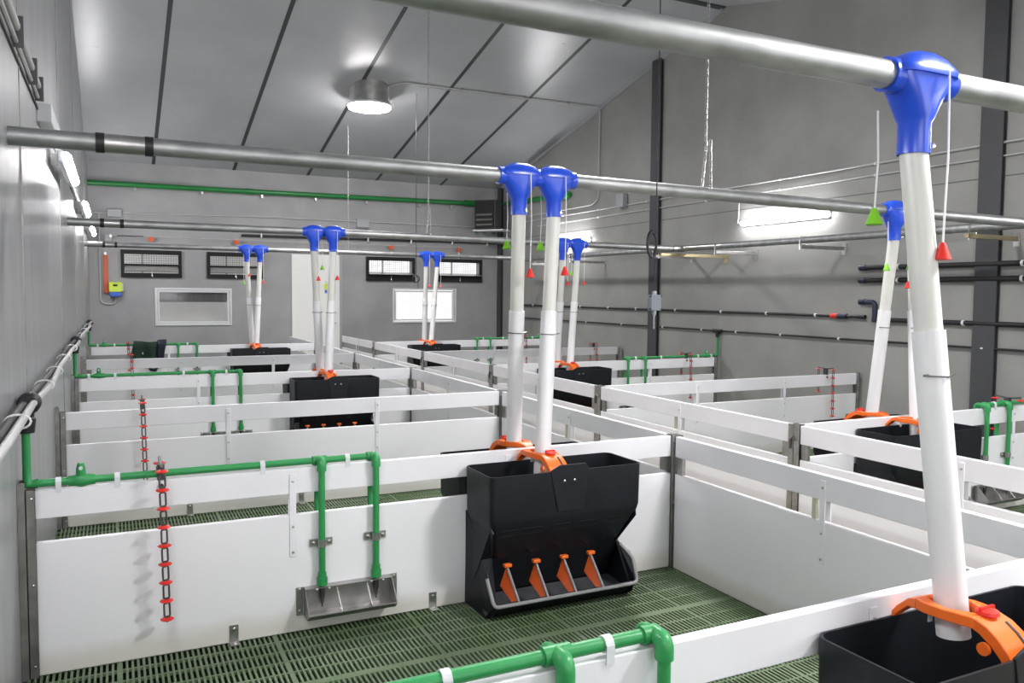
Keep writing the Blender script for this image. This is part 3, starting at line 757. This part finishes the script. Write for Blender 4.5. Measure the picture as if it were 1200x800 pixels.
t = thing('junction_box', 'grey junction box on the concrete wall conduit, left of the middle column', 'box', (XR-.004, 11.05, 3.17))
MB().box(-.08, 0, -.10, .10, -.11, .11).build('box_body', 'boxg', t, bevel=.006); MB().box(-.09, -.08, -.10, .10, -.11, .11).build('lid', 'boxg', t, bevel=.003)
t = thing('conduit', 'thin conduit crossing the ceiling and bending down the concrete wall', 'conduit', (0, 11.78, 0))
cz = ceil_z(11.78)-.02
MB().path([(4.1, .25, cz-.058), (4.35, .03, cz), (7.81, 0, cz), (7.81, 0, 3.27), (7.81, .2, 3.19), (7.81, 2.6, 3.19)], .011, .1).build('conduit_run', 'conduit', t)
MB().path([(4.6, .07, cz-.017), (7.55, .04, cz-.01)], .006, .1).build('cable', 'conduit', t)
for x in (4.75, 5.3, 6.0, 6.4, 7.2): MB().box(x-.01, x+.01, -.02, .06, cz-.014, cz+.018).build('clip', 'steel', t)

# feed line along the right wall with brackets
t = thing('feed_main', 'long galvanised feed main running along the concrete wall on brackets', 'pipe', (7.2, -1, 2.262))
MB().tube([(0, 0, 0), (0, 7.5, 0), (0, 14.8, .03)], .038, 20).build('pipe_run', 'galv', t)
MB().tube([(.0, 8.9, .004), (.0, 10.3, .012)], .041, 20).build('sleeve', 'steel', t)
for n, (y, L, m) in enumerate(((4.64, .66, 'brass'), (6.6, .62, 'steel'), (8.0, .62, 'steel'), (9.3, .6, 'steel'), (11.6, .6, 'steel'), (13.0, .6, 'steel'))):
    t = thing('pipe_bracket', 'steel wall bracket under the feed main, %s' % ('rightmost, by the near column', 'between the near column and the tube lamp', 'under the tube lamp', 'right of the black cable coil', 'left of the middle column', 'farthest, near the corner')[n], 'bracket', (XR, y, 2.19))
    MB().box(-L-.06, -.004, -.02, .02, -.02, .02).build('arm', m, t, bevel=.002)
    MB().box(-.008, 0, -.03, .03, -.07, .06).build('wall_plate', 'steel', t)
    MB().path([(-.69, 0, -.03), (-.69, 0, .10), (-.64, 0, .125), (-.59, 0, .10), (-.59, 0, -.03)], .005, .03, 8).build('u_bolt', 'chrome', t)
t = thing('bracket_angle', 'aged brass-coloured angle arm fixed to the concrete wall near the column', 'bracket', (XR, 8.57, 2.17))
MB().box(-1.1, -.004, -.02, .02, -.02, .02).build('arm', 'brass', t, bevel=.002); MB().box(-.01, 0, -.04, .04, -.09, .07).build('wall_plate', 'brass', t)

# ================================================================== TOY CHAINS
def toy(label, x, y, n_f, n_r, zf=.855, step=.0825, bar=.10):
    t = thing('toy_chain', label, 'chain', (x, y, H+.06), group='chains with red discs hung over the partitions')
    z0 = H+.06
    q = MB(); q.path([(0, -bar, .02), (0, 0, .005), (0, bar, .02)], .007, .04, 8); q.box(-.015, .015, -.02, .02, -.06, .01)
    q.tube([(0, -.02, -.085), (0, -.027, -.085)], .011, 10); q.build('hanger', 'iron', t)
    for yy, n in ((-bar, n_f), (bar, n_r)):
        if not n: continue
        c = MB(); DD = []
        for k in range(n):
            z = zf-z0-k*step; dx = .0015*k
            d = MB(); DD.append(d); d.lathe((dx, yy, z), [(.012, .008), (.024, .004), (.029, 0), (.024, -.004), (.012, -.008)], 16)
            if k < n-1: c.link((dx+.001, yy, z-step/2), .066, .024, .0042, 'xz')
            c.tube([(dx, yy, z+.014), (dx, yy, z-.014)], .005, 6)
        s = c.build('chain_links', 'iron', t)
        for d in DD: d.build('disc', 'red', s)
    return t
toy('red disc chain hanging over the front left partition', .55, YD[1], 9, 3)
toy('red disc chain on the second left partition, behind the green pipe', .545, YD[2], 8, 1)
toy('red disc chain on the fourth left partition', .56, YD[4], 8, 0)
toy('red disc chain on the farthest left partition, left of the dark cloth', .56, YD[5], 6, 1)
toy('red disc chain at the right edge over the front right partition', XR-1.22, YD[1], 1, 6)
toy('red disc chain hanging near the concrete wall on the second right partition', 7.29, YD[2], 7, 4)
toy('red disc chain on the third right partition, left of the green valve', 7.27, YD[3], 8, 6)
toy('red disc chain on the fourth right partition', 7.29, YD[4], 7, 5)
toy('red disc chain on the farthest right partition', 7.29, YD[5], 7, 5)

# ================================================================== BACK WALL EQUIPMENT
def inlet(a, b, label, flapy):
    z0, z1 = 1.885, 2.365
    t = thing('air_inlet', label, 'air inlet', ((a+b)/2, YB, z0)); w_ = (b-a)/2; h = z1-z0
    f = MB(); f.box(-w_, w_, -.05, .0, 0, .075); f.box(-w_, w_, -.05, 0, h-.075, h); f.box(-w_, -w_+.055, -.05, 0, .075, h-.075); f.box(w_-.055, w_, -.05, 0, .075, h-.075)
    f.build('inlet_frame', 'dark', t, bevel=.004)
    g = MB(); n = 22
    for k in range(1, n): x = -w_+.05+(2*w_-.1)*k/n; g.box(x-.0025, x+.0025, .05, .055, .06, h-.06)
    for k in range(1, 9): z = .06+(h-.12)*k/9; g.box(-w_+.05, w_-.05, .05, .055, z-.0025, z+.0025)
    g.box(-w_*.3-.008, -w_*.3+.008, .03, .05, .07, h-.07)
    g.build('wire_screen', 'mesh_', t, smooth=False)
    q = MB(); q.prism([(-.05+flapy, .11), (-.045+flapy, .10), (.02, .20), (.015, .21)] if flapy == 0 else [(-.09+flapy, .135), (-.09+flapy, .128), (.0, .165), (.0, .172)], 'x', -w_+.05, w_-.05); q.build('flap', 'flap', t)
    MB().box(-w_+.05, w_-.05, -.012, .0, *((.205, .235) if flapy == 0 else (.06, .135))).build('cross_bar', 'dark', t)
    MB().tube([(0, -.055, .02), (0, -.06, .10), (.015, -.055, .0)], .006, 6).build('pull_wire', 'chrome', t)
    return t
IL = ['leftmost black framed air inlet, above the left window', 'second black framed air inlet, behind the thin far tubes', 'third black framed air inlet, brightest, above the right window', 'rightmost black framed air inlet, by the corner column']
for (a, b), lb, fy in zip(VENTS, IL, (0., 0, -.05, -.08)): inlet(a, b, lb, fy)
for n, x in enumerate((.985, 2.43, 5.40, 6.87)):
    t = thing('inlet_pulley', 'orange pulley above the %s air inlet' % ('leftmost', 'second', 'third', 'rightmost')[n], 'pulley', (x, YB-.0, 2.56))
    MB().lathe((0, -.09, 0), [(.03, 0), (.052, .005), (.052, .022), (.03, .027)], 14, 'y').build('wheel', 'rust', t)
    MB().box(-.012, .012, -.08, 0, -.02, .06).build('mount', 'steel', t); MB().tube([(0, -.075, -.05), (0, -.075, -.19)], .004, 6).build('cord', 'chrome', t)
t = thing('pull_rod', 'thin rod linking the orange pulleys along the back wall', 'rod', (.35, YB-.085, 2.6))
MB().tube([(0, 0, 0), (6.6, 0, 0)], .006, 8).build('rod', 'conduit', t); MB().tube([(.1, 0, 0), (.52, 0, 0)], .009, 8).build('spring', 'iron', t)
MB().box(-.02, .02, 0, .084, -.03, .02).build('support', 'steel', t)
for (x0, x1, z0, z1, lb) in ((.30, .53, 2.92, 3.055, 'wide grey junction box on the upper back wall, at left'), (4.70, 4.95, 2.93, 3.10, 'grey junction box on the upper back wall, right of centre'), (.25, .37, 2.49, 2.62, 'small grey box with a dial on the back wall at left')):
    t = thing('junction_box', lb, 'box', ((x0+x1)/2, YB, z0)); w_ = (x1-x0)/2; h = z1-z0
    MB().box(-w_, w_, -.07, 0, 0, h).build('box_body', 'boxg', t, bevel=.006); MB().box(-w_+.004, w_-.004, -.08, -.07, .004, h-.004).build('lid', 'boxg', t, bevel=.003)
t = thing('conduit', 'grey conduit running along the upper back wall', 'conduit', (0, YB, 0))
MB().tube([(.02, -.02, 2.985), (2.8, -.02, 3.045), (4.7, -.02, 3.05), (7.4, -.02, 3.05)], .013, 8).build('conduit_run', 'conduit', t)
t = thing('conduit', 'grey conduit bent in a loop down to the yellow controller', 'conduit', (0, YB, 0))
MB().path([(.17, -.02, 2.97), (.17, -.02, 1.42), (.40, -.02, 1.40), (.41, -.02, 1.55)], .012, .08).build('conduit_run', 'conduit', t)
t = thing('inlet_actuator', 'orange strip with a yellow and blue controller on the back wall', 'actuator', (.26, YB, 1.6))
MB().box(-.035, .035, -.05, 0, 0, .66).build('rail', 'rust', t, bevel=.004); MB().box(-.02, .02, -.03, 0, .66, .71).build('bracket', 'steel', t)
MB().box(.045, .25, -.13, -.0, .02, .19).build('controller_cover', 'tagy', t, bevel=.01)
MB().box(.06, .24, -.125, 0, -.06, .02).build('controller_base', 'tagb', t, bevel=.01)
MB().box(.11, .18, -.134, -.131, .12, .15).build('display', 'dark', t)
MB().box(.25, .27, -.1, -.02, .04, .17).build('side_cover', 'clip', t)
t = thing('supply_pipe', 'dark green supply pipe running high across the back wall', 'pipe', (0, YB-.06, 3.5))
MB().tube([(.01, 0, -.01), (2.8, 0, .0), (7.78, 0, .04)], .046, 16).build('pipe_run', 'dgreen', t)
MB().tube([(2.6, 0, .0), (2.75, 0, .0)], .054, 16).build('socket', 'dgreen', t); MB().tube([(7.0, 0, .035), (7.5, 0, .04)], .062, 16).build('socket', 'dgreen', t)
MB().tube([(7.27, 0, .03), (7.27, 0, -.58)], .03, 12).tube([(7.46, 0, -.20), (7.46, 0, -.58)], .034, 12).tube([(7.68, 0, -.18), (7.68, 0, -.58)], .034, 12).tube([(7.46, 0, -.2), (7.68, 0, -.2)], .034, 12).build('riser', 'dgreen', t)
for x in (.75, 1.85, 2.9, 3.9, 4.9, 6.0, 6.7): MB().box(x-.02, x+.02, -.01, .06, -.10, -.04).build('support', 'steel', t)
MB().box(7.33, 7.40, -.07, -.04, .07, .10).build('valve_lever', 'red', t); MB().box(7.45, 7.50, -.06, -.03, -.24, -.10).build('valve_lever', 'red', t)
MB().tube([(7.57+.11*math.cos(a), -.06, -.36+.15*math.sin(a)) for a in [2*math.pi*k/20 for k in range(20)]], .010, 6, closed=True).build('hose_loop', 'cord', t)
t = thing('supply_pipe', 'short dark green pipe high in the corner of the concrete wall', 'pipe', (XR-.06, 15.4, 3.53))
MB().tube([(0, 0, 0), (0, -2.7, -.08)], .046, 14).build('pipe_run', 'dgreen', t); MB().tube([(0, -2.3, -.07), (0, -2.6, -.08)], .07, 14).build('valve', 'green', t)
t = thing('black_wall_pipe', 'black pipe clipped along the back wall above the air inlets', 'pipe', (2.53, YB-.04, 2.69))
MB().tube([(0, 0, 0), (5.25, 0, .035)], .024, 12).build('pipe_run', 'blackrub', t)
for x in (.35, 1.6, 2.4, 3.3, 4.2, 5.0): MB().box(x-.012, x+.012, -.03, .038, -.035, .05).build('pipe_clip', 'clip', t)
t = thing('heater_fan', 'black louvred heater unit mounted high in the far right corner', 'heater', (7.02, 15.22, 2.97), -.85)
MB().box(-.02, .44, .03, .36, 0, .58).build('casing', 'column', t, bevel=.01)
MB().box(.0, .42, .0, .03, .02, .56).build('front_panel', 'dark', t, bevel=.004)
for k in range(3): MB().prism([(-.035, .07+.1*k), (-.03, .06+.1*k), (.02, .10+.1*k), (.015, .11+.1*k)], 'x', .04, .39).build('louvre', 'flap', t)
MB().box(-.05, .62, .0, .38, -.05, -.02).build('wall_shelf', 'frame', t)
# trunking and cables at top of the left wall
t = thing('cable_trunk', 'pale cable trunk boxed along the left wall above the near pipe', 'trunking', (0, 5.4, 2.625))
MB().box(0, .075, 0, .95, -.02, .085).build('trunk', 'clip', t, bevel=.004)
t = thing('conduit', 'pair of cables clipped along the upper left wall toward the viewer', 'conduit', (.02, -1, 2.78))
MB().tube([(0, 0, 0), (0, 6.2, -.02)], .02, 10).tube([(.0, 0, -.07), (0, 6.2, -.08)], .011, 8).build('cable_run', 'conduit', t)
for y in (3.2, 4.4, 5.1, 5.8, 6.2): MB().box(-.02, .03, y-.01, y+.01, -.1, .03).build('clip', 'iron', t)
t = thing('conduit', 'conduit along the left wall behind the first tube lamp', 'conduit', (.02, 7.7, 2.70))
MB().tube([(0, 0, 0), (0, 6.9, .03)], .012, 10).build('conduit_run', 'conduit', t); MB().box(-.018, .05, 4.3, 4.5, -.06, .08).build('box_body', 'boxg', t)
MB().box(-.019, -.01, -9, 7.8, -.03, -.015).build('trim_line', 'joint', t)

for n, x in enumerate((3.93, 4.09, 4.25)):
    t = thing('hanging_tag', 'small yellow and blue tag hanging on the white door, %s' % ('leftmost', 'middle one', 'rightmost')[n], 'tag', (x, YB-.037, 1.70))
    MB().box(-.03, .03, -.012, 0, .0, .12).build('tag_body', 'tagy', t, bevel=.004); MB().box(-.02, .02, -.010, 0, -.07, -.01).build('tag_base', 'tagb', t); MB().box(-.004, .004, -.006, 0, .12, .17).build('hook', 'steel', t)
# cloth over the farthest left partition
def jacket():
    t = thing('draped_cloth', 'dark green and navy cloth draped over the farthest left partition', 'jacket', (.86, YD[5], H))
    nx, nz = 16, 12; vs = []; fs = []
    for i in range(nx+1):
        u = i/nx; x = -.24+.46*u
        for k in range(nz+1):
            v = k/nz; s = v*.62-.10   # along cloth: over the top and down the front
            if s < 0: y, z = .035+.0*s, .03+s*.8
            elif s < .1: a = s/.1*math.pi; y, z = .035*math.cos(a), .03+.045*math.sin(a)
            else: y, z = -.04-.02*math.sin(u*9+v*3)*v, .03-(s-.1)*.75
            y += -.012*math.sin(u*14)*min(1, v*2); z += .012*math.sin(u*7+1)*(1-v)
            vs.append((x+.02*math.sin(v*5+1)*(1 if u in (0, 1) else .4), y, z))
    for i in range(nx):
        for k in range(nz): a = i*(nz+1)+k; fs.append((a, a+1, a+nz+2, a+nz+1))
    for nm, sel, m in (('cloth_body', lambda f: f[0] < 12*(nz+1), 'cloth'), ('cloth_lining', lambda f: f[0] >= 12*(nz+1), 'navycl')):
        o = MB().add(vs, [f for f in fs if sel(f)]).build(nm, m, t)
        s = o.modifiers.new('solid', 'SOLIDIFY'); s.thickness = .02
    MB().tube([(-.05, -.05, -.25), (.02, -.06, -.36), (.06, -.055, -.37), (.14, -.05, -.26)], [.02, .03, .03, .015], 10).build('sleeve_end', 'navycl', t)
jacket()
